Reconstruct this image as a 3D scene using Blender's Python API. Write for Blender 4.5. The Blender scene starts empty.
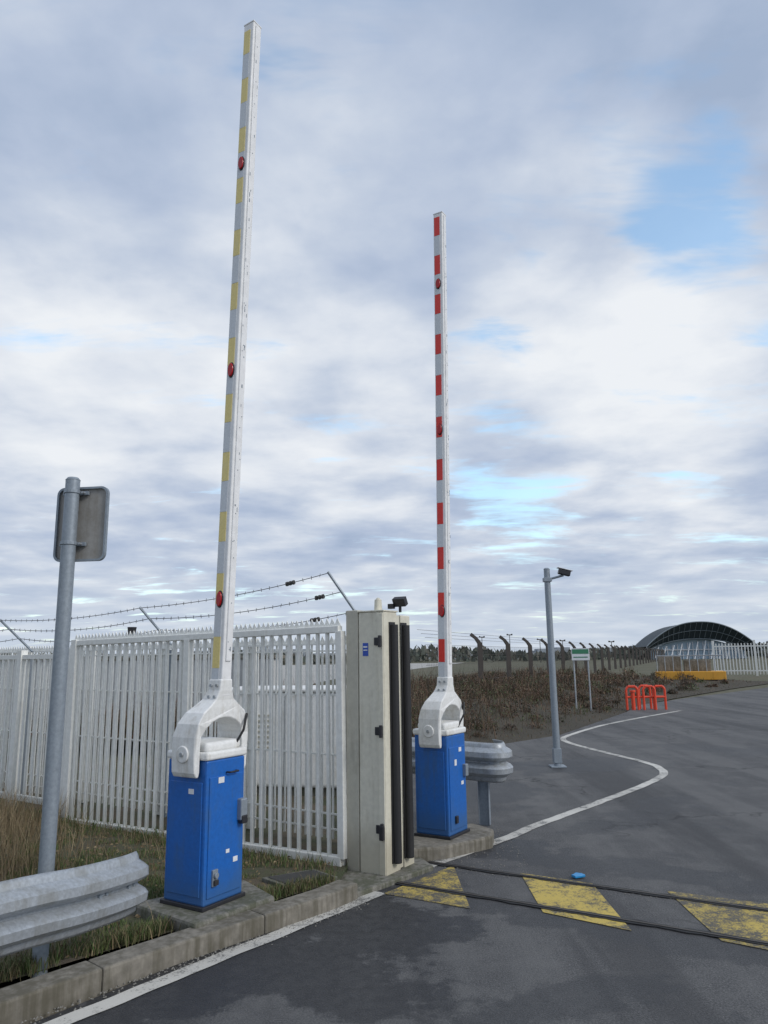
import bpy, math, random
from mathutils import Matrix, Vector, noise
random.seed(7)
rad=math.radians
S=bpy.context.scene
ANG=rad(-32)
BX=Vector((math.cos(ANG),math.sin(ANG),0))     # across the road
AY=Vector((-math.sin(ANG),math.cos(ANG),0))    # along the road

# ------------------------------------------------------------ materials
def nd(nt,t,**k):
    n=nt.nodes.new(t)
    for a,b in k.items(): setattr(n,a,b)
    return n
def mixc(nt,f,a,b,mode='MIX'):
    m=nd(nt,'ShaderNodeMix',data_type='RGBA',blend_type=mode)
    for s,v in ((0,f),(6,a),(7,b)):
        if isinstance(v,bpy.types.NodeSocket): nt.links.new(v,m.inputs[s])
        elif isinstance(v,(int,float)): m.inputs[s].default_value=v
        else: m.inputs[s].default_value=(v[0],v[1],v[2],1)
    return m.outputs[2]
def mth(nt,op,a,b=0.0,c=None,clamp=False):
    m=nd(nt,'ShaderNodeMath',operation=op,use_clamp=clamp)
    for i,v in enumerate((a,b,c)):
        if v is None: continue
        if isinstance(v,bpy.types.NodeSocket): nt.links.new(v,m.inputs[i])
        else: m.inputs[i].default_value=v
    return m.outputs[0]
def mrange(nt,v,a,b,c=0.0,d=1.0,smooth=True):
    m=nd(nt,'ShaderNodeMapRange'); m.interpolation_type='SMOOTHSTEP' if smooth else 'LINEAR'
    nt.links.new(v,m.inputs[0])
    for i,x in enumerate((a,b,c,d)): m.inputs[i+1].default_value=x
    return m.outputs[0]
def noi(nt,vec,scale,detail=5,rough=.55,dist=0.0):
    n=nd(nt,'ShaderNodeTexNoise'); n.inputs['Scale'].default_value=scale
    n.inputs['Detail'].default_value=detail; n.inputs['Roughness'].default_value=rough
    n.inputs['Distortion'].default_value=dist
    nt.links.new(vec,n.inputs['Vector']); return n.outputs['Fac']
def base(name):
    m=bpy.data.materials.new(name); m.use_nodes=True; nt=m.node_tree
    b=nt.nodes['Principled BSDF']
    pos=nd(nt,'ShaderNodeNewGeometry').outputs['Position']
    return m,nt,b,pos
def bump(nt,b,h,strength=.3,dist=.01):
    n=nd(nt,'ShaderNodeBump'); n.inputs['Strength'].default_value=strength; n.inputs['Distance'].default_value=dist
    nt.links.new(h,n.inputs['Height']); nt.links.new(n.outputs[0],b.inputs['Normal'])
def paint(name,col,rough=.45,metal=0.0,dirt=.35,dcol=(.12,.10,.075),scale=3.0,var=.12,bmp=.08,ds=(.52,.72),ground=0.0):
    m,nt,b,pos=base(name)
    n1=noi(nt,pos,scale,5,.65); n2=noi(nt,pos,scale*9,3,.6)
    mp=nd(nt,'ShaderNodeMapping'); mp.inputs['Scale'].default_value=(14,14,1.2); nt.links.new(pos,mp.inputs['Vector'])
    n3=noi(nt,mp.outputs[0],1.6,3,.6)      # vertical run-off streaks
    v=mrange(nt,n2,.25,.75,1-var,1+var*.5,False)
    cb=nd(nt,'ShaderNodeCombineColor')
    for i in range(3): nt.links.new(v,cb.inputs[i])
    c=mixc(nt,1.0,col,cb.outputs[0],'MULTIPLY')
    f=mth(nt,'MULTIPLY',mrange(nt,mth(nt,'ADD',mth(nt,'MULTIPLY',n1,.55),mth(nt,'MULTIPLY',n3,.45)),ds[0],ds[1]),dirt)
    if ground>0:
        z=nd(nt,'ShaderNodeSeparateXYZ'); nt.links.new(pos,z.inputs[0])
        g=mrange(nt,mth(nt,'ADD',z.outputs[2],mth(nt,'MULTIPLY',n1,-.3)),.0,.26,ground,0)
        f=mth(nt,'MAXIMUM',f,g)
    c=mixc(nt,f,c,dcol); nt.links.new(c,b.inputs['Base Color'])
    nt.links.new(mrange(nt,n1,.3,.7,rough-.08,rough+.14,False),b.inputs['Roughness'])
    b.inputs['Metallic'].default_value=metal
    if bmp: bump(nt,b,n2,bmp,.004)
    return m
M={}
M['white']=paint('white_paint',(.80,.80,.78),.42,dirt=.55,dcol=(.44,.40,.32),scale=5,ds=(.48,.68))
M['boomw']=paint('boom_white',(.82,.82,.82),.38,dirt=.28,dcol=(.5,.49,.45),scale=2)
M['fence']=paint('fence_cream_white',(.82,.82,.78),.5,dirt=.40,dcol=(.45,.41,.32),scale=2.5,ground=.35)
M['cream']=paint('cream_paint',(.68,.65,.54),.5,dirt=.5,dcol=(.36,.32,.23),scale=3,ground=.6)
M['creamd']=paint('cream_paint_dark',(.50,.48,.40),.5,dirt=.5,dcol=(.28,.25,.19),scale=3,ground=.6)
M['blue']=paint('blue_paint',(.012,.125,.46),.42,dirt=.55,dcol=(.04,.11,.24),scale=5,var=.14,ground=.7,ds=(.46,.66))
M['black']=paint('black_rubber',(.018,.018,.02),.6,dirt=.3,dcol=(.07,.065,.06))
M['groove']=paint('tar_groove',(.022,.022,.023),.8,dirt=.6,dcol=(.055,.05,.045),scale=6)
M['rust']=paint('worn_rail_steel',(.085,.075,.065),.6,.3,dirt=.6,dcol=(.05,.04,.033),scale=6)
M['galv']=paint('galvanised_steel',(.42,.45,.48),.45,.4,dirt=.6,dcol=(.24,.24,.22),scale=7,var=.25,ds=(.45,.65))
M['galvd']=paint('weathered_steel',(.28,.32,.36),.5,.35,dirt=.4,dcol=(.20,.21,.21),scale=6,var=.2)
M['plate']=paint('sign_back_grey',(.33,.32,.30),.5,.15,dirt=.6,dcol=(.20,.18,.15),scale=6,ds=(.45,.65))
M['dark']=paint('dark_metal',(.03,.03,.035),.45,.2,dirt=.2)
M['redtape']=paint('red_reflective',(.72,.035,.025),.35,dirt=.25,dcol=(.5,.1,.08),scale=8)
M['yeltape']=paint('yellow_reflective',(.82,.67,.26),.4,dirt=.5,dcol=(.76,.66,.40),scale=8)
M['gretape']=paint('grey_reflective',(.64,.67,.70),.35,dirt=.2,dcol=(.52,.52,.52),scale=8)
M['redlamp']=paint('red_lens',(.42,.008,.012),.2,dirt=.1)
M['concrete']=paint('concrete_kerb',(.235,.215,.18),.9,dirt=.9,dcol=(.10,.09,.065),scale=1.7,var=.4,bmp=.7,ds=(.42,.62))
M['concrete2']=paint('concrete_old',(.20,.19,.165),.85,dirt=.8,dcol=(.07,.075,.045),scale=4,var=.4,bmp=.7,ds=(.42,.58))
M['wall']=paint('rendered_wall_grey',(.50,.50,.49),.8,dirt=.6,dcol=(.33,.32,.30),scale=.7)
M['postc']=paint('post_concrete_dark',(.075,.065,.058),.85,dirt=.4,dcol=(.03,.03,.03))
M['wire']=paint('wire_steel',(.08,.075,.07),.6,.3)
M['pvc']=paint('orange_red_pipe',(.75,.075,.03),.4,dirt=.25,dcol=(.4,.08,.05))
M['ylw']=paint('yellow_orange_paint',(.68,.34,.04),.5,dirt=.4,dcol=(.35,.2,.06))
M['sticker']=paint('blue_sticker',(.03,.09,.45),.4,dirt=.1)
M['label']=paint('white_label',(.75,.76,.78),.4,dirt=.1)
M['bluebit']=paint('blue_plastic',(.02,.25,.55),.4,dirt=.1)
M['greensign']=paint('green_sign',(.05,.22,.12),.45,dirt=.1)
M['cone']=paint('faded_cone',(.42,.27,.16),.7,dirt=.5,dcol=(.3,.25,.18))
M['conew']=paint('cone_band',(.70,.68,.65),.6,dirt=.4,dcol=(.3,.28,.25))
M['glass']=paint('terminal_glass',(.34,.46,.56),.25,dirt=.1)
M['roofd']=paint('dark_roof',(.025,.04,.05),.6,dirt=.1)
M['rib']=paint('roof_rib',(.22,.26,.29),.6,dirt=.1)
M['faraway']=paint('distant_buildings',(.32,.35,.38),.8,dirt=.3,dcol=(.2,.22,.24),scale=.05)
M['hatch']=paint('cast_iron',(.05,.048,.045),.7,.2,dirt=.5,dcol=(.09,.08,.06),scale=8)
M['stone']=paint('gravel_grey',(.22,.21,.19),.9,dirt=.8,dcol=(.08,.07,.055),scale=20)

def asphalt():
    m,nt,b,pos=base('asphalt')
    ag=noi(nt,pos,95,3,.75); big=noi(nt,pos,.45,4,.6,.4); mid=noi(nt,pos,2.6,6,.7); fine=noi(nt,pos,16,3,.7)
    vor=nd(nt,'ShaderNodeTexVoronoi'); vor.inputs['Scale'].default_value=70; nt.links.new(pos,vor.inputs['Vector'])
    c=mixc(nt,mrange(nt,ag,.36,.66),(.045,.045,.047),(.128,.127,.126))
    stone=mrange(nt,vor.outputs['Distance'],.0,.30,1,0)
    rnd=nd(nt,'ShaderNodeSeparateColor'); nt.links.new(vor.outputs['Color'],rnd.inputs[0])
    c=mixc(nt,mth(nt,'MULTIPLY',stone,mrange(nt,rnd.outputs[0],.66,.86)),c,(.30,.297,.285))
    c=mixc(nt,mth(nt,'MULTIPLY',stone,mrange(nt,rnd.outputs[1],.80,.9)),c,(.018,.018,.02))
    c=mixc(nt,mrange(nt,big,.35,.65,0,.45),c,(.058,.058,.060))
    c=mixc(nt,mrange(nt,mid,.42,.72,0,.50),c,(.145,.142,.138))
    c=mixc(nt,mrange(nt,fine,.5,.8,0,.5),c,(.052,.052,.053))
    mp=nd(nt,'ShaderNodeMapping'); mp.inputs['Rotation'].default_value=(0,0,rad(38)); mp.inputs['Scale'].default_value=(1.3,.12,1)
    nt.links.new(pos,mp.inputs['Vector'])
    tr=noi(nt,mp.outputs[0],1.1,4,.6)
    c=mixc(nt,mrange(nt,tr,.48,.62,0,.5),c,(.140,.138,.134))
    c=mixc(nt,mrange(nt,tr,.47,.36,0,.6),c,(.040,.040,.042))
    # damp / tar stains (irregular, in world space)
    tot=None
    wob=mth(nt,'MULTIPLY',mth(nt,'SUBTRACT',mid,.5),3.6)
    for (x,y,sx,sy,rot,k) in [(-.88,4.36,.42,1.5,-40,1),(-.10,4.95,.62,.50,-30,1),(-.35,4.15,.75,.34,-35,.95),(1.05,6.75,.48,.36,-35,1),(1.7,6.1,1.6,.24,-30,.8),(1.5,4.7,1.6,.20,-30,.75),
                        (2.7,11.4,1.3,.65,20,.8),(1.0,9.4,.8,1.0,0,.75),(5.5,13,1.6,.5,-38,.6),(2.6,8.0,1.3,.30,50,.65),(.9,3.9,.7,.16,20,.7)]:
        mp=nd(nt,'ShaderNodeMapping'); mp.vector_type='TEXTURE'
        mp.inputs['Location'].default_value=(x,y,0); mp.inputs['Rotation'].default_value=(0,0,rad(rot)); mp.inputs['Scale'].default_value=(sx,sy,1)
        nt.links.new(pos,mp.inputs['Vector'])
        ln=nd(nt,'ShaderNodeVectorMath',operation='LENGTH'); nt.links.new(mp.outputs[0],ln.inputs[0])
        d=mth(nt,'ADD',ln.outputs['Value'],wob)
        k=mrange(nt,d,.80,1.15,k,0)
        tot=k if tot is None else mth(nt,'MAXIMUM',tot,k)
    sp_=noi(nt,pos,1.7,5,.62,.3)
    tot=mth(nt,'MAXIMUM',tot,mrange(nt,sp_,.60,.66,0,.75))
    c=mixc(nt,mth(nt,'MULTIPLY',tot,mrange(nt,fine,.25,.7,.95,.65)),c,(.020,.020,.022))
    # cracks
    mp=nd(nt,'ShaderNodeVectorMath',operation='ADD'); nt.links.new(pos,mp.inputs[0])
    nn=nd(nt,'ShaderNodeTexNoise'); nn.inputs['Scale'].default_value=1.8; nn.inputs['Detail'].default_value=5; nt.links.new(pos,nn.inputs['Vector']); nt.links.new(nn.outputs['Color'],mp.inputs[1])
    v2=nd(nt,'ShaderNodeTexVoronoi',feature='DISTANCE_TO_EDGE'); v2.inputs['Scale'].default_value=.33; nt.links.new(mp.outputs[0],v2.inputs['Vector'])
    cr=mrange(nt,v2.outputs['Distance'],.002,.008,.7,0)
    cr=mth(nt,'MULTIPLY',cr,mrange(nt,big,.46,.56))
    c=mixc(nt,cr,c,(.02,.02,.02))
    nt.links.new(c,b.inputs['Base Color'])
    nt.links.new(mth(nt,'SUBTRACT',mrange(nt,ag,.3,.7,.92,.75),mth(nt,'MULTIPLY',tot,.28)),b.inputs['Roughness'])
    h=mth(nt,'ADD',ag,mth(nt,'MULTIPLY',stone,.5))
    bump(nt,b,h,.7,.008)
    return m
M['asphalt']=asphalt()
def roadpaint(name,col,wear=.55,under=(.08,.08,.08)):
    m,nt,b,pos=base(name)
    a=noi(nt,pos,90,3,.7); w=noi(nt,pos,7,7,.78); w2=noi(nt,pos,1.2,3,.5)
    f=mrange(nt,mth(nt,'ADD',mth(nt,'ADD',mth(nt,'MULTIPLY',w,.6),mth(nt,'MULTIPLY',a,.3)),mth(nt,'MULTIPLY',w2,.25)),wear,wear+.12)
    c=mixc(nt,mrange(nt,w2,.35,.65),col,tuple(x*.78 for x in col))
    c=mixc(nt,f,c,under); nt.links.new(c,b.inputs['Base Color']); b.inputs['Roughness'].default_value=.75
    bump(nt,b,a,.4,.004); return m
M['lnw']=roadpaint('white_road_paint',(.58,.56,.51),.57)
M['lny']=roadpaint('yellow_road_paint',(.52,.39,.09),.515,(.085,.08,.07))
def soil(name,c1,c2,c3,s=1.5):
    m,nt,b,pos=base(name)
    n=noi(nt,pos,s,6,.65); n2=noi(nt,pos,s*18,4,.7)
    c=mixc(nt,mrange(nt,n,.38,.62),c1,c2); c=mixc(nt,mrange(nt,n2,.4,.7,0,.8),c,c3)
    nt.links.new(c,b.inputs['Base Color']); b.inputs['Roughness'].default_value=.95
    bump(nt,b,n2,.8,.03); return m
M['grassg']=soil('grass_soil',(.055,.070,.028),(.11,.085,.055),(.075,.06,.04))
M['terrain']=soil('dry_ground',(.085,.085,.045),(.12,.105,.065),(.06,.062,.032),.15)
M['apron']=soil('apron_concrete',(.36,.35,.33),(.42,.41,.38),(.32,.31,.29),.08)
M['scrubg']=soil('scrub_soil',(.050,.040,.027),(.065,.050,.032),(.032,.032,.018),.8)
def foliage(name):
    m,nt,b,pos=base(name)
    at=nd(nt,'ShaderNodeVertexColor'); at.layer_name='Col'
    nt.links.new(at.outputs[0],b.inputs['Base Color']); b.inputs['Roughness'].default_value=.7
    return m
M['leaf']=foliage('foliage')

# ------------------------------------------------------------ mesh helpers
class B:
    def __init__(s): s.v=[]; s.f=[]
    def box(s,c,sz,R=None):
        i=len(s.v); c=Vector(c)
        for z in(-.5,.5):
            for x,y in((-.5,-.5),(.5,-.5),(.5,.5),(-.5,.5)):
                p=Vector((x*sz[0],y*sz[1],z*sz[2]))
                s.v.append(c+(R@p if R else p))
        s.f+= [tuple(i+k for k in q) for q in((3,2,1,0),(4,5,6,7),(0,1,5,4),(1,2,6,5),(2,3,7,6),(3,0,4,7))]
        return s
    def cyl(s,p1,p2,r1,r2=None,n=12,caps=True):
        p1=Vector(p1);p2=Vector(p2); r2=r1 if r2 is None else r2
        d=(p2-p1).normalized(); u=d.orthogonal().normalized(); w=d.cross(u); i=len(s.v)
        for p,r in((p1,r1),(p2,r2)):
            for k in range(n):
                a=2*math.pi*k/n; s.v.append(p+u*math.cos(a)*r+w*math.sin(a)*r)
        for k in range(n): s.f.append((i+k,i+(k+1)%n,i+n+(k+1)%n,i+n+k))
        if caps: s.f.append(tuple(i+k for k in range(n))[::-1]); s.f.append(tuple(i+n+k for k in range(n)))
        return s
    def prism(s,pts,off):
        i=len(s.v); n=len(pts); off=Vector(off)
        s.v+= [Vector(p) for p in pts]+[Vector(p)+off for p in pts]
        s.f.append(tuple(range(i+n-1,i-1,-1))); s.f.append(tuple(range(i+n,i+2*n)))
        for k in range(n): s.f.append((i+k,i+(k+1)%n,i+n+(k+1)%n,i+n+k))
        return s
    def tube(s,pts,r,n=8):
        for a,b in zip(pts,pts[1:]): s.cyl(a,b,r,n=n)
        return s
def obj(name,b,mat,parent=None,bev=0,smooth=False,loc=None,rz=None,solid=0,segs=2):
    me=bpy.data.meshes.new(name); me.from_pydata([tuple(v) for v in b.v],[],b.f); me.update()
    o=bpy.data.objects.new(name,me); S.collection.objects.link(o)
    me.materials.append(M[mat] if isinstance(mat,str) else mat)
    import bmesh
    bm=bmesh.new(); bm.from_mesh(me); bmesh.ops.recalc_face_normals(bm,faces=bm.faces); bm.to_mesh(me); bm.free()
    if parent: o.parent=parent
    if loc is not None: o.location=loc
    if rz is not None: o.rotation_euler=(0,0,rz)
    if solid:
        md=o.modifiers.new('s','SOLIDIFY'); md.thickness=solid
    if bev:
        md=o.modifiers.new('b','BEVEL'); md.width=bev; md.segments=segs; md.limit_method='ANGLE'; md.angle_limit=rad(35)
    if smooth:
        for p in me.polygons: p.use_smooth=True
        try:
            bpy.context.view_layer.objects.active=o; o.select_set(True); bpy.ops.object.shade_smooth_by_angle(angle=rad(40)); o.select_set(False)
        except Exception: pass
    return o
def empty(name,loc=(0,0,0),rz=0):
    e=bpy.data.objects.new(name,None); S.collection.objects.link(e); e.location=loc; e.rotation_euler=(0,0,rz); return e
def sheet(name,poly,z,mat):
    b=B(); b.v=[Vector((x,y,z)) for x,y in poly]; b.f=[tuple(range(len(poly)))]
    o=obj(name,b,mat)
    if o.data.polygons[0].normal.z<0: o.data.flip_normals()
    return o
def slab(name,poly,z0,z1,mat,bev=.01,parent=None):
    return obj(name,B().prism([(x,y,z0) for x,y in poly],(0,0,z1-z0)),mat,parent,bev)
def ribbon(name,pts,w,z,mat):
    b=B(); n=len(pts)
    for i,p in enumerate(pts):
        p=Vector(p); a=Vector(pts[max(i-1,0)]); c=Vector(pts[min(i+1,n-1)]); d=(c-a).normalized(); nn=Vector((-d.y,d.x))
        jit=.014*noise.noise(Vector((p.x*5,p.y*5,0)))
        b.v+= [Vector((*(p+nn*(w/2+jit)),z)),Vector((*(p-nn*(w/2-jit)),z))]
    b.f=[(2*i,2*i+1,2*i+3,2*i+2) for i in range(n-1)]
    return obj(name,b,mat)
def catmull(P,k=8):
    P=[Vector(p) for p in P]; out=[]
    for i in range(len(P)-1):
        p0=P[max(i-1,0)];p1=P[i];p2=P[i+1];p3=P[min(i+2,len(P)-1)]
        for j in range(k):
            t=j/k; out.append(.5*((2*p1)+(p2-p0)*t+(2*p0-5*p1+4*p2-p3)*t*t+(3*p1-p0-3*p2+p3)*t**3))
    out.append(P[-1]); return out

# ------------------------------------------------------------ ground
sheet('ground',[(-900,-300),(900,-300),(900,1500),(-900,1500)],-.06,'terrain')
sheet('road',[(-9,-6),(-1.62,3.72),(-.2,5.6),(-.2,6.3),(.0,6.9),(.2,9),(.3,12),(1.35,13.4),(3.5,15.6),(6.7,21.4),(8,24.2),(10.8,27.5),(20,37.5),(30,46),(60,75),(80,60),(60,-6)],0,'asphalt')
sheet('apron',[(-120,15),(-5,15),(-6,30),(-4,60),(20,190),(-120,180)],-.04,'apron')
vz=.06
verge=[(-9,-3.5),(-1.91,3.99),(-.34,5.62),(-.30,6.1),(.0,6.9),(.15,9),(.25,12),(-1,13),(-5,15.5),(-30,15.5),(-30,-3.5)]
sheet('grass_verge',verge,vz,'grassg')
# kerb
ker=empty('kerb')
kp=catmull([(-5.6,-.7),(-3.2,1.9),(-1.75,3.66),(-.95,4.56),(-.42,5.12),(-.21,5.40)],6)
def offp(P,d):
    out=[]
    for i,p in enumerate(P):
        a=P[max(i-1,0)];c=P[min(i+1,len(P)-1)];t=(c-a).normalized(); out.append(p+Vector((-t.y,t.x))*d)
    return out
full=offp(kp,.17)
L=0;st0=0;k=0
for i in range(1,len(kp)):
    L+=(kp[i]-kp[i-1]).length
    if L>1.0 or i==len(kp)-1:
        P=kp[st0:i+1]; Q=full[st0:i+1]
        t0=(P[1]-P[0]).normalized()*.003; P=[P[0]+t0]+P[1:]; Q=[Q[0]+t0]+Q[1:]
        poly=[(p.x,p.y) for p in P]+[(q.x,q.y) for q in reversed(Q)]
        slab('kerb_stone_%d'%k,poly,-.05,.104+random.uniform(-.0015,.0015),'concrete',.012,ker); k+=1; L=0; st0=i
slab('gate_footing',[(-.50,5.50),(-.22,5.42),(-.06,5.60),(.34,6.06),(.24,6.35),(-.30,6.25)],-.02,.035,'concrete2',.01)
slab('barrier_plinth',[(.16,6.28),(.46,6.36),(.88,6.70),(.93,6.95),(.78,7.2),(.12,6.98)],-.02,.10,'concrete',.02)
# markings
ribbon('white_line',catmull([(-3.9,.6),(-2.6,2.27),(-1.49,3.71),(-.93,4.43),(-.06,5.53)],12),.105,.004,'lnw')
ribbon('white_line',catmull([(.30,6.16),(.41,6.29),(1.1,7.10),(1.40,7.5),(2.37,8.66),(3.2,9.68),(3.68,10.4),(3.86,11.0),(3.85,11.6),(3.6,12.8),(3.38,14.0),(3.38,14.8),(3.72,15.6),(4.9,17.5),(6.4,19.4),(8.3,21.6)],10),.11,.004,'lnw')
for q in ([(-.04,5.50),(.50,6.17),(.52,5.17)],[(.98,5.95),(1.44,5.66),(1.42,4.74),(.97,5.08)],[(1.90,5.47),(2.50,5.15),(2.30,4.25),(1.87,4.57)],[(2.95,4.95),(3.5,4.6),(3.3,3.7),(2.9,4.1)]):
    sheet('yellow_marking',q,.004,'lny')
# gate track : two grooved channels set flush in the road
tk=empty('gate_track')
for (p,q) in (((.30,6.27),(6.5,2.62)),((.02,5.76),(5.9,2.22))):
    p=Vector(p);q=Vector(q);d=(q-p).normalized();n=Vector((-d.y,d.x))
    def st(nm,o1,o2,z,mat,ja=.010):
        b=B(); N=160
        for i in range(N+1):
            c=p.lerp(q,i/N); j1=ja*noise.noise(Vector((i*.5,o1*9,0))); j2=ja*noise.noise(Vector((i*.5,o2*19+5,0)))
            b.v+= [Vector((*(c+n*(o1+j1)),z)),Vector((*(c+n*(o2+j2)),z))]
        b.f=[(2*i,2*i+1,2*i+3,2*i+2) for i in range(N)]
        obj(nm,b,mat,tk)
    st('tar_joint',-.034,.034,.008,'groove',.016); st('rail',-.010,.008,.012,'rust',.003)
slab('drain_frame',[(-.90,5.62),(-.55,5.82),(-.36,5.62),(-.70,5.41)],.02,.085,'concrete2',.006)
sheet('drain_cover',[(-.86,5.62),(-.55,5.78),(-.40,5.62),(-.70,5.45)],.089,'hatch')
o=obj('plastic_litter',B().box((0,0,.012),(.09,.05,.018)).box((.02,.04,.01),(.05,.04,.012),Matrix.Rotation(.5,3,'Z')),'bluebit',None,.004,loc=(1.38,5.81,.004),rz=.4)
# loose grit along the kerb foot, plinth and track
g=B()
def rock(x,y,z,r):
    i=len(g.v); a0=random.random()*6
    for k in range(4):
        a=a0+k*math.pi/2; g.v.append(Vector((x+math.cos(a)*r*random.uniform(.7,1.2),y+math.sin(a)*r*random.uniform(.7,1.2),z)))
    g.v.append(Vector((x,y,z+r*random.uniform(.6,1.1))))
    g.f.extend([(i+k,i+(k+1)%4,i+4) for k in range(4)])
for k in range(900):
    t=random.random()*(len(kp)-1); i=int(t); p=kp[i].lerp(kp[min(i+1,len(kp)-1)],t-i); d=abs(random.gauss(0,.05))+.005
    rock(p.x+d*.75,p.y-d*.65,.002,random.uniform(.003,.008))
for k in range(500):
    t=random.random(); d=random.gauss(0,.06); rock(.4+t*5-d*.5,6.2-t*2.94-d*.86,.002,random.uniform(.003,.007))
for k in range(450):
    rock(random.uniform(.1,1.1),random.uniform(6.1,7.6),.002,random.uniform(.003,.008))
obj('gravel',g,'stone')

# ------------------------------------------------------------ barriers
def barrier(loc,z0,tape,lean,zt,lamps,h,first,wd=.34,dp=.34,ox=.065):
    e=empty('boom_barrier',(loc[0],loc[1],0),ANG)
    hx=wd/2;hy=dp/2
    obj('cabinet',B().box((0,0,(z0+.02+h)/2),(wd,dp,h-z0-.02)),'blue',e,.012)
    obj('base_plate',B().box((0,0,z0+.012),(wd+.03,dp+.03,.024)),'dark',e,.004)
    obj('door',B().box((hx+.003,0,(z0+h)/2-.02),(.008,dp-.05,h-z0-.16)),'blue',e,.004)
    obj('side_panel',B().box((0,-hy-.003,(z0+h)/2-.03),(wd-.06,.008,h-z0-.20)),'blue',e,.004)
    cap=B().prism([(-hx-.012,-hy-.012,h),(hx+.012,-hy-.012,h),(hx+.012,hy+.012,h),(-hx-.012,hy+.012,h)],(0,0,.05))
    obj('cap',cap,'white',e,.015,segs=3)
    obj('cap_top',B().box((0,0,h+.075),(wd-.04,dp-.03,.06)),'white',e,.025,segs=4)
    t=h+.02
    prof=[(.052,.47),(.058,.40),(.08,.345),(.13,.305),(.185,.265),(.222,.20),(.236,.12),(.238,.0),(.232,-.09),(.215,-.12),(.195,-.12),(.186,-.09)]
    inner=[(.186,.06),(.178,.12),(.15,.17),(.10,.205),(.05,.223)]
    right=[(y,z) for y,z in prof+inner]; left=[(-y,z) for y,z in reversed(right)]
    pts=right+[(0,.228)]+left
    b=B()
    def wx(z):
        u=min(max((.42-z)/.26,0),1); return .057+.045*u*u*(3-2*u)
    def cx(z):
        u=min(max((.42-z)/.3,0),1); return ox*(1-.75*u)
    n=len(pts)
    for y,z in pts: b.v.append(Vector((cx(z)-wx(z),y,t+z)))
    for y,z in pts: b.v.append(Vector((cx(z)+wx(z),y,t+z)))
    b.f.append(tuple(range(n-1,-1,-1))); b.f.append(tuple(range(n,2*n)))
    for i in range(n): b.f.append((i,(i+1)%n,n+(i+1)%n,n+i))
    obj('boom_fork',b,'white',e,.014,segs=3)
    c0=ox*.3
    for sy in(-1,1):
        obj('pivot',B().cyl((c0,sy*.236,t+.02),(c0,sy*.250,t+.02),.052,n=24),'white',e,.006,True)
        obj('pivot_bolt',B().cyl((c0,sy*.250,t+.02),(c0,sy*.258,t+.02),.016,n=6),'galv',e,.002)
    for zz in(.36,.43):
        yy=-.085 if zz<.4 else -.068
        obj('socket_bolt',B().cyl((ox-.025,yy,t+zz),(ox-.025,-.04,t+zz),.010,n=8).cyl((ox+.025,yy,t+zz),(ox+.025,-.04,t+zz),.010,n=8),'galv',e)
    be=empty('boom'); be.parent=e; be.location=(ox,0,t+.36); be.rotation_euler=(0,lean,0)
    H=(zt-(t+.36))/math.cos(lean); wx_,wy_=.10,.088
    obj('boom_profile',B().box((0,0,H/2),(wx_,wy_,H)),'boomw',be,.009,segs=3)
    obj('edge_strip',B().box((wx_/2+.004,-.0,H/2+.1),(.01,wy_*.5,H-.25)),'boomw',be,.003)
    obj('boom_cap',B().box((0,0,H+.004),(wx_+.003,wy_+.003,.012)),'boomw',be,.003)
    A=B();G=B(); z=first-(t+.36); pitch=.415
    while z>-.2:
        a=max(z-.20,.10)
        if z>a+.02:
            for sy in(-1,1): A.box((-.010,sy*(wy_/2+.0015),(z+a)/2),(.060,.003,z-a))
        g0=max(a-.215,.10)
        if a-g0>.02:
            for sy in(-1,1): G.box((-.010,sy*(wy_/2+.0015),(a+g0)/2),(.060,.003,a-g0-.004))
        z-=pitch
    obj('tape',A,tape,be); obj('tape_grey',G,'gretape',be)
    for zl in lamps:
        zz=zl-(t+.36)
        pr=[(math.cos(a)*.024,math.sin(a)*.05) for a in [i*math.pi/10 for i in range(20)]]
        for sy in(-1,1):
            obj('lamp_body',B().prism([(x*1.2,sy*(wy_/2),zz+z*1.15) for x,z in pr],(0,sy*.008,0)),'dark',be,.003)
            obj('lamp_lens',B().prism([(x,sy*(wy_/2+.007),zz+z) for x,z in pr],(0,sy*.012,0)),'redlamp',be,.006,True,segs=3)
    r=B()
    for i in range(16):
        zz=.3+i*(H-.5)/15; r.cyl((wx_/2+.008,0,zz),(wx_/2+.011,0,zz),.004,n=6)
    for k in range(34):
        zz=random.uniform(.3,H-.3); r.box((wx_/2+.0095,random.uniform(-.018,.018),zz),(.001,random.uniform(.003,.012),random.uniform(.004,.03)))
    obj('rivets',r,'galvd',be)
    obj('cable',B().tube([(.13,.10,t+.03),(.17,.15,t+.14),(.15,.20,t+.24),(.11,.21,t+.15)],.008,6),'black',e)
    return e
bl=barrier((-1.165,5.0),.13,'yeltape',rad(1.65),6.37,(5.18,3.58,1.99),.985,6.31,ox=.10)
obj('lock_box',B().box((.19,.13,.66),(.045,.06,.13)),'galvd',bl,.008)
obj('lock_cover',B().box((.20,.13,.60),(.04,.05,.05)),'dark',bl,.006)
obj('lock',B().box((.182,-.09,.30),(.016,.045,.095)).cyl((.18,-.09,.315),(.205,-.09,.315),.017,n=12),'galvd',bl,.003)
obj('lock_flap',B().box((.196,-.09,.275),(.014,.036,.03)),'dark',bl,.003)
obj('label',B().box((.1785,-.05,.86),(.002,.05,.035)).box((.1785,.02,.43),(.002,.03,.022)).box((.1785,.09,.37),(.002,.04,.03)),'label',bl)
obj('label_front',B().box((.05,-.1785,.80),(.045,.002,.03)),'label',bl)
obj('handle',B().tube([(.175,.0,.90),(.20,.0,.90),(.20,.08,.90),(.175,.08,.90)],.006),'dark',bl)
br=barrier((.465,6.8),.10,'redtape',rad(1.1),5.94,(5.18,3.70,2.0),.93,5.90,.32,.35,.070)
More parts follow.
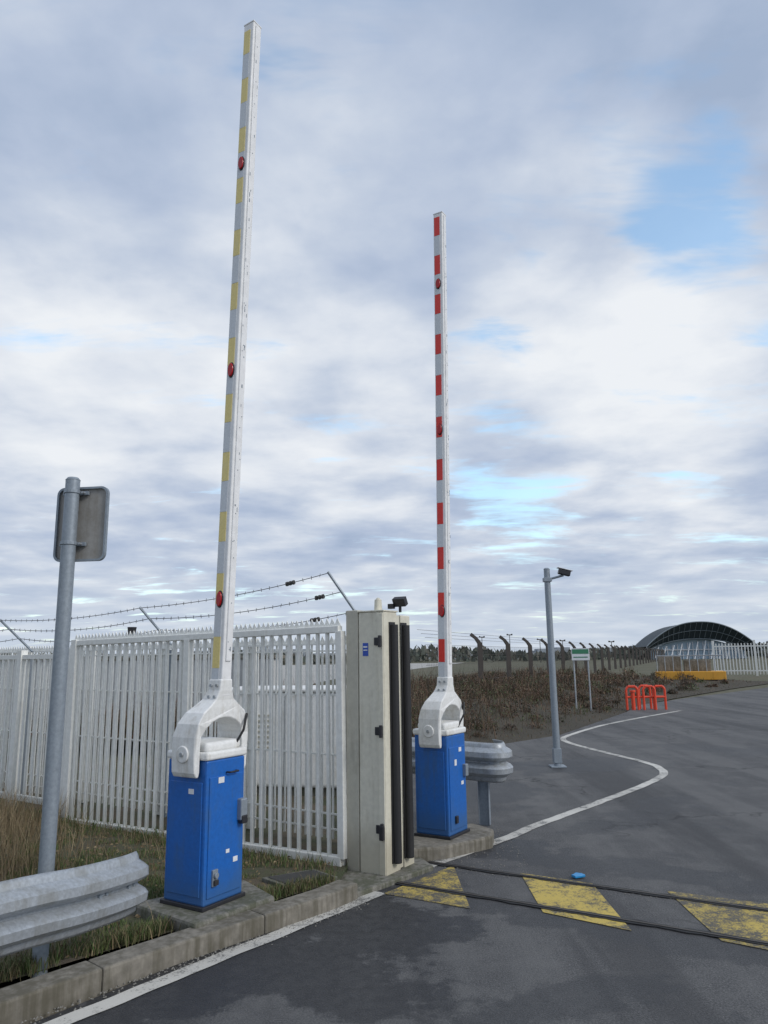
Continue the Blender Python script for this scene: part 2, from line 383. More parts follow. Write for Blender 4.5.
obj('label',B().box((.1685,.05,.80),(.002,.05,.035)).box((.1685,-.04,.70),(.002,.04,.05)).box((.1685,.08,.52),(.002,.045,.03)),'label',br)
obj('lock_box',B().box((.18,.12,.62),(.04,.05,.10)),'galvd',br,.006)
obj('lock',B().box((.175,-.06,.24),(.02,.04,.06)),'dark',br,.004)
pd=[(-1.60,4.96),(-1.10,4.56),(-.72,5.05),(-.98,5.42)]
slab('concrete_pad',pd,.02,.13,'concrete2',.018)

# ------------------------------------------------------------ gate post
gp=empty('gate_post',(-.015,5.80,0),ANG)
z0=.02; zt=1.95
obj('outer_post',B().box((-.30,.06,(z0+zt+.02)/2),(.115,.12,zt+.02-z0)),'creamd',gp,.006)
obj('main_post',B().box((-.118,.10,(z0+zt)/2),(.235,.20,zt-z0)),'cream',gp,.008)
obj('front_flange',B().box((-.03,-.006,(z0+zt)/2),(.05,.012,zt-z0-.03)),'cream',gp,.003)
obj('rear_post',B().box((-.10,.33,(z0+zt)/2-.01),(.20,.15,zt-z0-.02)),'cream',gp,.008)
for y in(.115,.295):
    obj('rubber_edge',B().cyl((.022,y,z0+.08),(.022,y,zt-.10),.034,n=16).box((.004,y,(z0+zt)/2),(.012,.085,zt-z0-.16)),'black',gp,.003,True)
obj('web',B().box((-.005,.205,(z0+zt)/2),(.01,.06,zt-z0-.05)),'cream',gp,.002)
for z in(.35,1.05,1.72):
    obj('hinge',B().cyl((-.02,-.03,z-.045),(-.02,-.03,z+.045),.014,n=10).box((-.05,-.014,z),(.06,.01,.06)),'dark',gp,.002)
obj('latch',B().box((-.02,-.03,.33),(.035,.03,.10)),'dark',gp,.004)
obj('sticker',B().box((-.17,-.001,1.66),(.05,.003,.10)),'sticker',gp)
obj('sticker_text',B().box((-.17,-.0035,1.68),(.038,.002,.012)).box((-.17,-.0035,1.655),(.038,.002,.008)),'label',gp)
obj('post_cap',B().box((-.12,.10,zt+.006),(.25,.215,.012)),'cream',gp,.003)
obj('beacon',B().cyl((-.10,.08,zt+.01),(-.10,.08,zt+.10),.033,.028,n=16).cyl((-.10,.08,zt+.10),(-.10,.08,zt+.115),.02,.01,n=16),'cream',gp,.003,True)
obj('floodlight',B().cyl((.02,.22,zt),(.02,.22,zt+.07),.012).box((.02,.22,zt+.085),(.11,.05,.07),Matrix.Rotation(.5,3,'X')).box((-.05,.20,zt+.05),(.05,.04,.04)),'dark',gp,.004)
# ------------------------------------------------------------ sliding gate leaf + fence
gt=empty('sliding_gate',(-.345,5.99,0),ANG); gt.rotation_euler=(0,rad(-.7),ANG)
Lg=3.35; bars=B(); x=-.03
while x>-Lg:
    bars.box((x,0,.945),(.024,.028,1.74)); x-=.098
obj('bars',bars,'fence',gt,.002)
obj('bottom_rail',B().box((-Lg/2,0,.085),(Lg,.07,.08)),'fence',gt,.006)
obj('top_rail',B().box((-Lg/2,0,1.825),(Lg,.06,.055)),'fence',gt,.006)
obj('stiles',B().box((-.0,0,.96),(.06,.065,1.70)).box((-Lg,0,.96),(.08,.075,1.80)).box((-Lg*.51,0,.96),(.07,.065,1.70)),'fence',gt,.004)
def comb(L,z,p=.052,h=.055,y=0):
    b=B(); x=0
    while x>-L:
        b.prism([(x,y-.004,z),(x-p*.5,y-.004,z+h),(x-p,y-.004,z)],(0,.008,0)); x-=p
    b.box((-L/2,y,z-.01),(L,.012,.022)); return b
obj('anti_climb_comb',comb(Lg,1.86),'fence',gt)
fe=empty('security_fence',(-.30,6.05,0),rad(-33.5))
LF=16; yo=.42; w=B(); x=0
while x>-LF:
    w.box((x,yo,.93),(.014,.014,1.66)); x-=.06
obj('pales',w,'fence',fe)
w=B()
for z in(.18,.30,.78,1.28,1.66,1.72): w.box((-LF/2,yo-.015,z),(LF,.012,.014))
obj('mesh_rails',w,'fence',fe)
w=B(); x=-.2
while x>-LF:
    w.box((x,yo+.04,.93),(.07,.06,1.72)); x-=1.26
obj('posts',w,'fence',fe,.004)
obj('fence_top',comb(LF,1.74,y=yo),'fence',fe)
w=B(); x=-3.5
while x>-LF:
    w.box((x,yo-.45,.90),(.026,.03,1.54)); x-=.118
w.box((-(LF+3.5)/2,yo-.45,1.655),(LF-3.5,.05,.05)).box((-(LF+3.5)/2,yo-.45,.16),(LF-3.5,.05,.06))
x=-3.62
while x>-LF: w.box((x,yo-.45,.88),(.085,.08,1.70)); x-=.95
obj('front_panel',w,'fence',fe,.002)
# barbed wire behind
bw=empty('barbed_wire')
arms=[((-.20,7.0,1.90),(-.54,7.0,2.40)),((-2.31,7.85,1.835),(-2.59,7.85,2.15)),((-4.27,8.9,1.80),(-4.60,8.9,2.10)),((-7.0,10.6,1.8),(-7.4,10.6,2.15))]
a=B()
for p,q in arms:
    d=(Vector(q)-Vector(p)).normalized(); a.cyl(Vector(p)-d*.12,q,.014,n=6)
    a.box((p[0]+.06,p[1],p[2]-.98),(.05,.05,1.7))
obj('arms',a,'galvd',bw)
wi=B(); bb=B()
for f_ in(.98,.62,.25):
    pts=[]
    for i in range(len(arms)-1):
        A0=Vector(arms[i][0]).lerp(Vector(arms[i][1]),f_); A1=Vector(arms[i+1][0]).lerp(Vector(arms[i+1][1]),f_)
        for k in range(12):
            t=k/12; p=A0.lerp(A1,t); p.z-=.07*4*t*(1-t)*(1.2-f_*.5); pts.append(p)
    wi.tube(pts,.0035,5)
    for k in range(0,len(pts)-1):
        for t in(0,.5):
            p=pts[k].lerp(pts[k+1],t)
            for s_ in(1,-1):
                d=Vector((random.uniform(-.4,.4),random.uniform(-.4,.4),s_)).normalized()*.018
                bb.cyl(p-d,p+d,.0018,n=3,caps=False)
    ip=pts[2 if f_>.9 else (1 if f_>.5 else 2)]
    d=(pts[3]-pts[1]).normalized()
    for j in range(3): bb.cyl(ip+d*(j*.035),ip+d*(j*.035+.02),.022,n=8)
obj('wires',wi,'wire',bw); obj('barbs',bb,'wire',bw)
obj('fence_camera',B().cyl((-2.78,8.2,1.86),(-2.78,8.2,1.96),.035,.05,n=10).box((-2.78,8.2,1.84),(.03,.03,.1)),'dark')

# ------------------------------------------------------------ utility cabinet + low building behind gate
uc=empty('utility_cabinet',(-1.15,9.3,0),rad(-12))
obj('body',B().box((0,0,.68),(1.5,.8,1.06)),'white',uc,.04,segs=3)
obj('roof_lid',B().box((0,0,1.235),(1.56,.86,.05)),'white',uc,.02)
obj('plinth',B().box((0,0,.08),(1.4,.7,.16)),'concrete2',uc,.01)
lv=B()
for i in range(7): lv.box((-.35,-.405,.95-i*.06),(.45,.014,.02))
obj('louvres',lv,'creamd',uc)
obj('door_seam',B().box((.05,-.403,.68),(.008,.006,.98)),'dark',uc)
bwall=empty('boundary_wall',(-9.6,17.4,0),rad(-26))
obj('wall',B().box((0,0,.78),(17,.25,1.66)),'wall',bwall,.01)
obj('coping',B().box((0,0,1.63),(17.1,.34,.06)),'concrete',bwall,.01)
w=B()
for k in range(7): w.box((-8.2+k*2.7,-.16,.78),(.22,.10,1.6))
obj('piers',w,'wall',bwall,.01)

# ------------------------------------------------------------ left traffic sign (seen from behind)
ts=empty('traffic_sign',(-1.80,4.17,0),rad(-8))
obj('post',B().cyl((0,0,.0),(0,0,2.63),.040,n=20),'galvd',ts,.0,True)
obj('post_cap',B().cyl((0,0,2.63),(0,0,2.645),.042,.03,n=20),'galvd',ts)
def rrect(w,h,r,k=5):
    o=[]
    for cx,cy,a0 in((w/2-r,h/2-r,0),(-w/2+r,h/2-r,90),(-w/2+r,-h/2+r,180),(w/2-r,-h/2+r,270)):
        for i in range(k+1):
            a=rad(a0+90*i/k); o.append((cx+r*math.cos(a),cy+r*math.sin(a)))
    return o
pc=(.040,.058,2.38)
o_=[(pc[0]+x,pc[1],pc[2]+z) for x,z in rrect(.31,.43,.04)]
obj('plate',B().prism(o_,(0,.004,0)),'plate',ts)
R1=rrect(.316,.436,.043);R2=rrect(.292,.412,.034); rim=B(); n=len(R1)
for (x,z) in R1: rim.v.append(Vector((pc[0]+x,pc[1]-.016,pc[2]+z)))
for (x,z) in R2: rim.v.append(Vector((pc[0]+x,pc[1]-.016,pc[2]+z)))
for (x,z) in R1: rim.v.append(Vector((pc[0]+x,pc[1]+.006,pc[2]+z)))
for (x,z) in R2: rim.v.append(Vector((pc[0]+x,pc[1]-.001,pc[2]+z)))
for i in range(n):
    j=(i+1)%n; rim.f+= [(i,j,n+j,n+i),(i,2*n+i,2*n+j,j),(n+i,n+j,3*n+j,3*n+i)]
obj('rim',rim,'galvd',ts)
obj('sign_face',B().prism([(pc[0]+x,pc[1]+.007,pc[2]+z) for x,z in rrect(.30,.42,.035)],(0,.001,0)),'label',ts)
for z in(2.26,2.56):
    obj('clamp',B().cyl((0,0,z-.010),(0,0,z+.010),.046,n=16).box((.0,.045,z),(.16,.018,.022)),'galvd',ts,.002)
    obj('clamp_bolt',B().cyl((-.055,.01,z),(-.055,.05,z),.007,n=6).cyl((.055,.01,z),(.055,.05,z),.007,n=6),'galv',ts)

# ------------------------------------------------------------ guardrails
PR=[(-.155,.0),(-.14,.012),(-.115,.02),(-.095,.06),(-.082,.078),(-.045,.082),(-.028,.065),(-.008,.018),(.008,.018),(.028,.065),(.045,.082),(.082,.078),(.095,.06),(.115,.02),(.14,.012),(.155,0)]
def wbeam(name,path,side,posts,flare=False,scale=1.0):
    e=empty(name); b=B(); P=[Vector(p) for p in path]; n=len(P); m=len(PR)
    for i,p in enumerate(P):
        a=P[max(i-1,0)];c=P[min(i+1,n-1)]; t=(c-a).normalized(); nn=Vector((t.y,-t.x,0)).normalized()*side
        for z,d in PR:
            b.v.append(p+nn*d+Vector((0,0,z*scale)))
    for i in range(n-1):
        for j in range(m-1): b.f.append((i*m+j,i*m+j+1,(i+1)*m+j+1,(i+1)*m+j))
    obj('w_beam',b,'galv',e,smooth=True,solid=.004)
    for (x,y,z,dx) in posts:
        pb=B(); pb.box((x,y,(z-.02)/2+.02),(.10,.006,z+.02),Matrix.Rotation(dx,3,'Z')).box((x+.05*math.cos(dx),y+.05*math.sin(dx),z/2+.02),(.006,.05,z+.02),Matrix.Rotation(dx,3,'Z')).box((x-.05*math.cos(dx),y-.05*math.sin(dx),z/2+.02),(.006,.05,z+.02),Matrix.Rotation(dx,3,'Z'))
        obj('post',pb,'galvd',e)
    return e
gl=catmull([(-3.4,.9,.60),(-2.45,2.25,.56),(-1.75,3.5,.49),(-1.54,3.9,.45),(-1.42,4.2,.425),(-1.385,4.33,.42)],5)
g1=wbeam('guardrail',gl,1,[(-2.7,1.9,.6,1.0)],True)
bo=B()
for t_ in(17,21):
    p=gl[t_]; q=gl[t_+1]; d=(q-p).normalized(); nn=Vector((d.y,-d.x,0))
    bo.cyl(p+nn*.015,p+nn*.034,.013,n=8)
    bo.cyl(p+nn*.015+d*.05,p+nn*.03+d*.05,.010,n=8)
obj('bolts',bo,'galvd',g1)
gr=catmull([(-.5,8.45,.60),(.25,8.0,.60),(.66,7.66,.60),(.92,7.42,.60),(1.04,7.36,.60),(1.11,7.42,.60),(1.12,7.54,.60),(1.05,7.70,.60)],6)
g2=wbeam('guardrail',gr,1,[(.93,7.56,.5,-.4),(-.1,8.4,.5,-.4)],scale=1.15)

# ------------------------------------------------------------ cctv pole
cc=empty('cctv_pole',(2.47,11.26,0),0)
obj('pole',B().cyl((0,0,0),(0,0,2.88),.052,.045,n=18),'galvd',cc,0,True)
obj('base_plate',B().box((0,0,.01),(.22,.22,.02)).box((0,0,.16),(.115,.115,.20)),'galvd',cc,.004)
obj('bracket',B().cyl((0,0,2.72),(.24,-.05,2.78),.018,n=8).box((0,0,2.72),(.12,.12,.06)),'galvd',cc,.003)
obj('camera_housing',B().box((.25,-.06,2.82),(.18,.09,.08),Matrix.Rotation(.25,3,'Y')),'dark',cc,.012)
obj('sun_shield',B().box((.26,-.06,2.87),(.23,.11,.012),Matrix.Rotation(.25,3,'Y')),'label',cc,.004)
obj('pole_cap',B().cyl((0,0,2.88),(0,0,2.90),.05,.03,n=14),'galvd',cc)

# ------------------------------------------------------------ perimeter fence
pf=empty('perimeter_fence'); a=B(); w=B(); tops=[]
Y=32.0
while Y<190:
    X=-9.44+.42*Y; r=.10
    a.box((X,Y,1.05),(r*2,r*2,2.1))
    a.prism([(X-r,Y-r,2.1),(X+r,Y-r,2.1),(X-.10,Y-r,2.36),(X-.34,Y-r,2.56),(X-.42,Y-r,2.46),(X-.22,Y-r,2.30)],(0,2*r,0))
    tops.append(Vector((X,Y,0))); Y+=4.6+(Y-30)*.012
tops.insert(0,Vector((-9.44+.42*26,26,0)))
obj('posts',a,'postc',pf,.0)
for z in(.25,.6,.95,1.3,1.65,2.0):
    for p,q in zip(tops,tops[1:]): w.cyl(p+Vector((-.1,0,z)),q+Vector((-.1,0,z)),.008,n=4,caps=False)
for k in(0,.5,1):
    for p,q in zip(tops,tops[1:]): w.cyl(p+Vector((-.12-.27*k,0,2.25+.27*k)),q+Vector((-.12-.27*k,0,2.25+.27*k)),.008,n=4,caps=False)
for p,q in zip(tops[:7],tops[1:8]):
    for k in range(1,36):
        c=p.lerp(q,k/36); w.cyl(c+Vector((-.1,0,.2)),c+Vector((-.1,0,2.0)),.003,n=3,caps=False)
obj('wires',w,'wire',pf)

# ------------------------------------------------------------ vegetation
def blades(name,items,seed=1):
    rnd=random.Random(seed); V=[];F=[];C=[]
    for p,h,wd,col in items:
        a=rnd.uniform(0,6.283); lean=rnd.uniform(.1,.6)*h; la=rnd.uniform(0,6.283)
        dx,dy=math.cos(a)*wd/2,math.sin(a)*wd/2; lx,ly=math.cos(la)*lean,math.sin(la)*lean
        i=len(V)
        V+= [(p[0]-dx,p[1]-dy,p[2]),(p[0]+dx,p[1]+dy,p[2]),(p[0]+dx*.7+lx*.4,p[1]+dy*.7+ly*.4,p[2]+h*.6),(p[0]-dx*.7+lx*.4,p[1]-dy*.7+ly*.4,p[2]+h*.6),(p[0]+lx,p[1]+ly,p[2]+h)]
        F+= [(i,i+1,i+2,i+3),(i+3,i+2,i+4)]; C+= [col]*5
    me=bpy.data.meshes.new(name); me.from_pydata(V,[],F)
    ca=me.color_attributes.new('Col','FLOAT_COLOR','POINT')
    flat=[]
    for c in C: flat+= [c[0],c[1],c[2],1]
    ca.data.foreach_set('color',flat)
    o=bpy.data.objects.new(name,me); S.collection.objects.link(o); me.materials.append(M['leaf']); return o
def leaves(name,items,seed=1):
    """small randomly turned leaf / twig faces: (centre,size,aspect,color)"""
    rnd=random.Random(seed); V=[];F=[];C=[]
    for p,s,asp,col in items:
        u=Vector((rnd.gauss(0,1),rnd.gauss(0,1),rnd.gauss(0,1)+.3)).normalized(); v=u.cross(Vector((rnd.gauss(0,1),rnd.gauss(0,1),rnd.gauss(0,1)))).normalized()
        i=len(V); p=Vector(p)
        V+= [tuple(p-u*s),tuple(p+v*s*asp),tuple(p+u*s),tuple(p-v*s*asp)]
        F.append((i,i+1,i+2,i+3)); C+= [col]*4
    me=bpy.data.meshes.new(name); me.from_pydata(V,[],F)
    ca=me.color_attributes.new('Col','FLOAT_COLOR','POINT'); flat=[]
    for c in C: flat+= [c[0],c[1],c[2],1]
    ca.data.foreach_set('color',flat)
    o=bpy.data.objects.new(name,me); S.collection.objects.link(o); me.materials.append(M['leaf']); return o
def inpoly(x,y,P):
    c=False; n=len(P); j=n-1
    for i in range(n):
        if (P[i][1]>y)!=(P[j][1]>y) and x<(P[j][0]-P[i][0])*(y-P[i][1])/(P[j][1]-P[i][1])+P[i][0]: c=not c
        j=i
    return c
def vcol(*cs):
    t=random.random(); a,b=random.sample(cs,2); k=random.uniform(.7,1.3)
    return tuple((a[i]*(1-t)+b[i]*t)*k for i in range(3))
it=[]
near=[(-3.2,2.5),(-1.93,4.02),(-.40,5.62),(-.42,6.15),(-4.8,8.95),(-7,10.5),(-9,6),(-5,2.5)]
gc=[(.075,.120,.03),(.09,.138,.035),(.13,.15,.06),(.055,.085,.025)]
bc=[(.20,.15,.085),(.14,.10,.055),(.26,.21,.12)]
def padclear(x,y): return not inpoly(x,y,pd) and not inpoly(x,y,[(-.90,5.62),(-.55,5.82),(-.36,5.62),(-.70,5.41)])
c=0
while c<44000:
    x=random.uniform(-7,-.35); y=random.uniform(2.5,9.5)
    if random.random()>1.25-.16*math.hypot(x+1,y-4.5): continue
    if not inpoly(x,y,near) or not padclear(x,y): continue
    n=noise.noise(Vector((x*1.6,y*1.6,3))); n2=noise.noise(Vector((x*4,y*4,9)))
    if n2<-.04: continue
    h=.018+.035*max(0,n+.3)+random.random()*.020
    it.append(((x,y,vz-.005),h,.006,vcol(*gc) if random.random()<.76+n*.4 else vcol(*bc))); c+=1
blades('grass',it,2)
it=[]
for k in range(3600):
    s=random.random()**1.1*11; px=-.45-s*.845+random.gauss(0,.08); py=5.88+s*.53+random.gauss(0,.08)
    n=noise.noise(Vector((s*.9,2,0)))
    big=max(0,(s-3.2)/4); h=.04+random.random()*(.07+.25*min(big,1.2))+.06*max(0,n)
    it.append(((px,py,vz-.01),h,.007,vcol(*bc) if random.random()<.35+.4*min(big,1) else vcol(*gc)))
for k in range(2600):
    cx,cy=random.choice([(-3.75,7.3),(-3.9,7.6),(-3.55,7.3),(-4.6,8.0),(-3.2,6.75),(-2.9,5.9)]); x=random.gauss(cx,.24);y=random.gauss(cy,.24)
    it.append(((x,y,vz-.01),random.uniform(.06,.38),.006,vcol(*bc)))
for k in range(700):   # thin dead stems among the lawn
    x=random.uniform(-3.2,-1.3); y=random.uniform(4,7)
    if inpoly(x,y,near) and padclear(x,y): it.append(((x,y,vz),random.uniform(.06,.2),.004,vcol(*bc)))
for k in range(2600):
    x=random.uniform(-4,-.4); y=random.uniform(4,8)
    if inpoly(x,y,near) and padclear(x,y): it.append(((x,y,vz+.012),.012,.03,vcol(*bc)))
blades('weeds',it,3)
it=[]
for k in range(2600):
    t=random.random(); x=-1.95+t*1.55+random.gauss(0,.03)-.01; y=3.98+t*1.62+random.gauss(0,.03)+.01
    if padclear(x,y) and noise.noise(Vector((t*9,0,0)))>-.2: it.append(((x,y,vz),random.uniform(.05,.095),.006,vcol(*gc,*bc)))
for k in range(700):
    x=random.gauss(-1.75,.18);y=random.gauss(4.15,.22)
    if inpoly(x,y,near): it.append(((x,y,vz),random.uniform(.05,.12),.006,vcol(*gc,*bc)))
blades('grass_tufts',it,5)
# bank
RD=[(.3,12.6),(1.35,13.6),(3.5,15.8),(6.6,21.4),(8,24.3),(10.6,28),(16,35),(22,42)]
FD=[(-4.1,12.6),(-2.8,16),(-1.2,20),(1.2,25.5),(2.9,29.5),(5.3,35),(8.5,42.5),(12,51)]
def lp(P,t):
    t=min(max(t,0),.9999)*(len(P)-1); i=int(t); f_=t-i; return (P[i][0]*(1-f_)+P[i+1][0]*f_,P[i][1]*(1-f_)+P[i+1][1]*f_)
def bank(t,u):
    a=lp(RD,t);b_=lp(FD,t); x=a[0]*(1-u)+b_[0]*u; y=a[1]*(1-u)+b_[1]*u
    s=min(u/.55,1); z=-.03+.36*s*s*(3-2*s)*(1-.3*t)+.12*noise.noise(Vector((x*.5,y*.5,0)))*s
    return Vector((x,y,z))
b=B(); NT,NU=70,24
for i in range(NT+1):
    for j in range(NU+1): b.v.append(bank(i/NT,j/NU*1.6))
for i in range(NT):
    for j in range(NU): q=i*(NU+1)+j; b.f.append((q,q+1,q+NU+2,q+NU+1))
obj('embankment',b,'scrubg',smooth=True)
sc=[(.11,.062,.040),(.14,.075,.048),(.065,.048,.03),(.18,.125,.075),(.05,.05,.025)]
gg=[(.06,.08,.03),(.10,.11,.045)]
dk=[(.035,.032,.02),(.060,.042,.028),(.085,.052,.036),(.05,.055,.028)]
it=[]
for k in range(26000):
    t=random.random()**1.5; u=random.random()**.8*1.5; p=bank(t,u)
    n2=noise.noise(Vector((p.x*1.7,p.y*1.7,1)))
    if n2<-.25 and u>.1: continue
    dist=p.y/15
    if u<.12: h=random.uniform(.03,.10); col=vcol(*gg,*sc)
    else: h=random.uniform(.08,.26)*(.5+min(u,1)); col=vcol(*sc) if random.random()<.75 else vcol(*gg)
    it.append((p-Vector((0,0,.02)),h,.011*dist,col))
blades('dry_grass',it,4)
it=[]; tw=[]
for k in range(760):
    t=random.random()**1.6; u=.07+random.random()**.9*1.35; p=bank(t,u)
    if noise.noise(Vector((p.x*.45,p.y*.45,8)))<-.35: continue
    R_=random.uniform(.20,.62)*(.45+.55*min(u*1.6,1)); hh=R_*random.uniform(.7,1.15); tone=random.choice([sc,sc,sc,dk,dk,gg])
    sz=.017*p.y/15
    for j in range(110):
        a=random.uniform(0,6.283); rr=R_*math.sqrt(random.random())*random.uniform(.7,1.25); zz=hh*random.random()**.7*(1-.55*(rr/R_)**2)
        q=p+Vector((math.cos(a)*rr,math.sin(a)*rr,max(zz,.02)))
        k_=.55+.75*min(max(zz/hh,0),1); c_=vcol(*tone)
        it.append((q,sz*random.uniform(.7,1.8),random.uniform(.2,.55),c_))
    for j in range(12):
        a=random.uniform(0,6.283); rr=R_*random.random()*.7
        tw.append((p+Vector((math.cos(a)*rr,math.sin(a)*rr,0)),hh*random.uniform(1.0,1.7),.010*p.y/15,vcol(*sc)))
leaves('scrub_bushes',it,6); blades('scrub_twigs',tw,8)

# ------------------------------------------------------------ far things
hp=empty('pipe_barrier',(7.45,22.1,0),rad(-8))
h=B()
for (x,y) in((-.32,0),(.16,0),(.12,.45),(.46,.1)):
    w_=.32; h.tube([(x-w_/2,y,0),(x-w_/2,y,.58),(x-w_/2+.06,y,.66),(x+w_/2-.06,y,.66),(x+w_/2,y,.58),(x+w_/2,y,0)],.034,8)
h.cyl((-.5,0,.36),(.62,.1,.36),.034,n=8).cyl((-.3,.0,.0),(-.3,.0,.5),.055,n=10).cyl((-.3,0,.5),(-.3,0,.56),.085,n=10)
obj('pipes',h,'pvc',hp,0,True)
sg=empty('information_sign',(5.62,21.8,0),rad(-15))
obj('posts',B().cyl((-.2,0,0),(-.2,0,1.75),.022,n=8).cyl((.2,0,0),(.2,0,1.75),.022,n=8),'galv',sg)
obj('panel',B().box((0,-.03,1.60),(.50,.02,.34)),'label',sg,.004)
obj('panel_header',B().box((0,-.042,1.68),(.46,.004,.13)).box((0,-.042,1.52),(.40,.004,.03)),'greensign',sg)
fb=empty('loading_platform',(17.0,42.5,0),rad(-18))
obj('deck',B().box((0,0,.36),(3.6,1.6,.46)),'ylw',fb,.03)
obj('skids',B().box((-1.2,0,.06),(.3,1.5,.13)).box((1.2,0,.06),(.3,1.5,.13)),'dark',fb,.02)
obj('deck_ribs',B().box((-1.2,-.81,.36),(.06,.02,.38)).box((0,-.81,.36),(.06,.02,.38)).box((1.2,-.81,.36),(.06,.02,.38)),'ylw',fb)
r=B()
for i in range(9): r.cyl((-1.7+i*.425,-.75,.59),(-1.7+i*.425,-.75,1.45),.022,n=6)
r.cyl((-1.7,-.75,1.45),(1.7,-.75,1.45),.03,n=6)
obj('railing',r,'galv',fb)
obj('panels',B().box((-1.0,.2,1.0),(1.2,.5,.82)).box((.45,.2,.90),(1.4,.5,.62)),'concrete',fb,.03)
wf=empty('palisade_fence',(22.8,52.5,0),rad(-28)); w=B(); x=0
while x<9:
    w.box((x,0,1.15),(.07,.04,2.1)); x+=.2
w.box((4.5,0,.35),(9,.05,.08)).box((4.5,0,2.0),(9,.05,.08))
for k in range(4): w.box((k*2.6,0.03,1.2),(.14,.14,2.4))
obj('pales',w,'fence',wf)
# terminal with curved roof
tb=empty('terminal_building',(80.4,190,0),rad(-4))
W=14.2
outer=[(u*W,2.6+6.6*(1-abs(u+.05)**2.2)) for u in [i/20-1 for i in range(41)]]
inner=[(u*W*.92,2.2+2.9*(1-abs(u+.05)**2.2)) for u in [i/20-1 for i in range(41)]]
b=B(); n=len(outer)
for k in range(n): b.v+= [Vector((outer[k][0],0,outer[k][1])),Vector((inner[k][0],3.5,inner[k][1])),Vector((outer[k][0]*.96,16,outer[k][1]*.98))]
for k in range(n-1):
    q=3*k; b.f+= [(q,q+1,q+4,q+3),(q+2,q,q+3,q+5)]
obj('roof_shell',b,'roofd',tb)
rb=B()
for k in range(0,41,2):
    rb.cyl((outer[k][0],-.1,outer[k][1]),(inner[k][0],3.4,inner[k][1]),.06,n=5)
for k in range(40):
    rb.cyl((outer[k][0],-.1,outer[k][1]+.1),(outer[k+1][0],-.1,outer[k+1][1]+.1),.14,n=5)
    m0=Vector(((outer[k][0]+inner[k][0])/2,1.6,(outer[k][1]+inner[k][1])/2)); m1=Vector(((outer[k+1][0]+inner[k+1][0])/2,1.6,(outer[k+1][1]+inner[k+1][1])/2))
    rb.cyl(m0,m1,.06,n=5)
    rb.cyl((inner[k][0],3.4,inner[k][1]),(inner[k+1][0],3.4,inner[k+1][1]),.14,n=5)
obj('roof_ribs',rb,'rib',tb)
g=B(); g.prism([(-W*.86,5,0)]+[(x*.9,5,z) for x,z in inner]+[(W*.86,5,0)],(0,.3,0)); obj('glass_front',g,'glass',tb)
g=B()
for k in range(-9,10): g.cyl((k*1.3,4.8,0),(k*1.3,4.8,max(2.0,4.6-abs(k)*.2)),.12,n=5)
for k in range(-6,6): g.cyl((k*2.0,2,0),(k*2.0+1.6,3.4,4.6-abs(k)*.25),.13,n=5)
g.box((0,4.7,2.4),(W*1.6,.2,.25)); obj('mullions',g,'label',tb)
far=empty('distant_buildings')
rnd=random.Random(3)
for k in range(26):
    x=-330+k*22+rnd.uniform(-6,6); y=rnd.uniform(330,430); hh=rnd.uniform(2.5,6.5); ww=rnd.uniform(14,34)
    bb=B().box((x,y,hh/2),(ww,16,hh))
    if rnd.random()<.6: bb.box((x+ww*.2,y,hh+.8),(ww*.3,8,1.6))
    obj('building_%d'%k,bb,'faraway',far)
it=[]
for k in range(9000):
    x=random.uniform(-260,190); y=random.uniform(200,280); n=max(0,noise.noise(Vector((x*.03,0,0)))+.45)
    it.append(((x,y,random.uniform(-.2,1.4+2.6*n)),random.uniform(.8,1.8),1.3,vcol((.065,.08,.065),(.09,.10,.08),(.10,.09,.075))))
blades('distant_trees',it,9)
for (px,Y_,H) in((.165,150,5.6),(.128,140,5.0),(.205,160,4.8),(.235,160,4.5),(-.165,60,3.9),(.30,190,4.6)):
    lm=empty('light_mast',(px*Y_,Y_,0)); k=Y_/150
    obj('mast',B().cyl((0,0,0),(0,0,H),.09*k,.06*k,n=6).box((0,0,H),(1.1*k,.3*k,.18*k)).box((-.45*k,0,H+.1*k),(.25*k,.3*k,.22*k)).box((.45*k,0,H+.1*k),(.25*k,.3*k,.22*k)),'wire',lm)
tc=empty('traffic_cone',(-2.78,5.25,vz),.3)
obj('base',B().box((0,0,.015),(.30,.30,.03)),'cone',tc,.006)
obj('lower_cone',B().cyl((0,0,.03),(0,0,.15),.125,.102,n=24),'cone',tc,0,True)
obj('band',B().cyl((0,0,.15),(0,0,.28),.1025,.076,n=24),'conew',tc,0,True)
obj('upper_cone',B().cyl((0,0,.28),(0,0,.46),.0755,.035,n=24),'cone',tc,0,True)

# ------------------------------------------------------------ world
EL,AZ=rad(34),rad(121)
wd_=bpy.data.worlds.new('World'); S.world=wd_; wd_.use_nodes=True; nt=wd_.node_tree; nt.nodes.clear()
out=nd(nt,'ShaderNodeOutputWorld'); tc_=nd(nt,'ShaderNodeTexCoord').outputs['Generated']
sky=nd(nt,'ShaderNodeTexSky'); sky.sky_type='NISHITA'; sky.sun_disc=False; sky.sun_elevation=EL; sky.sun_rotation=AZ; sky.air_density=1.0; sky.dust_density=1.0
bg1=nd(nt,'ShaderNodeBackground'); bg1.inputs[1].default_value=.15
nt.links.new(mixc(nt,1.0,sky.outputs[0],(1.75,1.95,1.85),'MULTIPLY'),bg1.inputs[0])
sp=nd(nt,'ShaderNodeSeparateXYZ'); nt.links.new(tc_,sp.inputs[0])
zz=mth(nt,'ADD',mth(nt,'MAXIMUM',sp.outputs[2],0.0),.12)
cv=nd(nt,'ShaderNodeCombineXYZ'); nt.links.new(mth(nt,'DIVIDE',sp.outputs[0],zz),cv.inputs[0]); nt.links.new(mth(nt,'DIVIDE',sp.outputs[1],zz),cv.inputs[1])
P=cv.outputs[0]
n1=noi(nt,P,1.5,6,.48,.15)
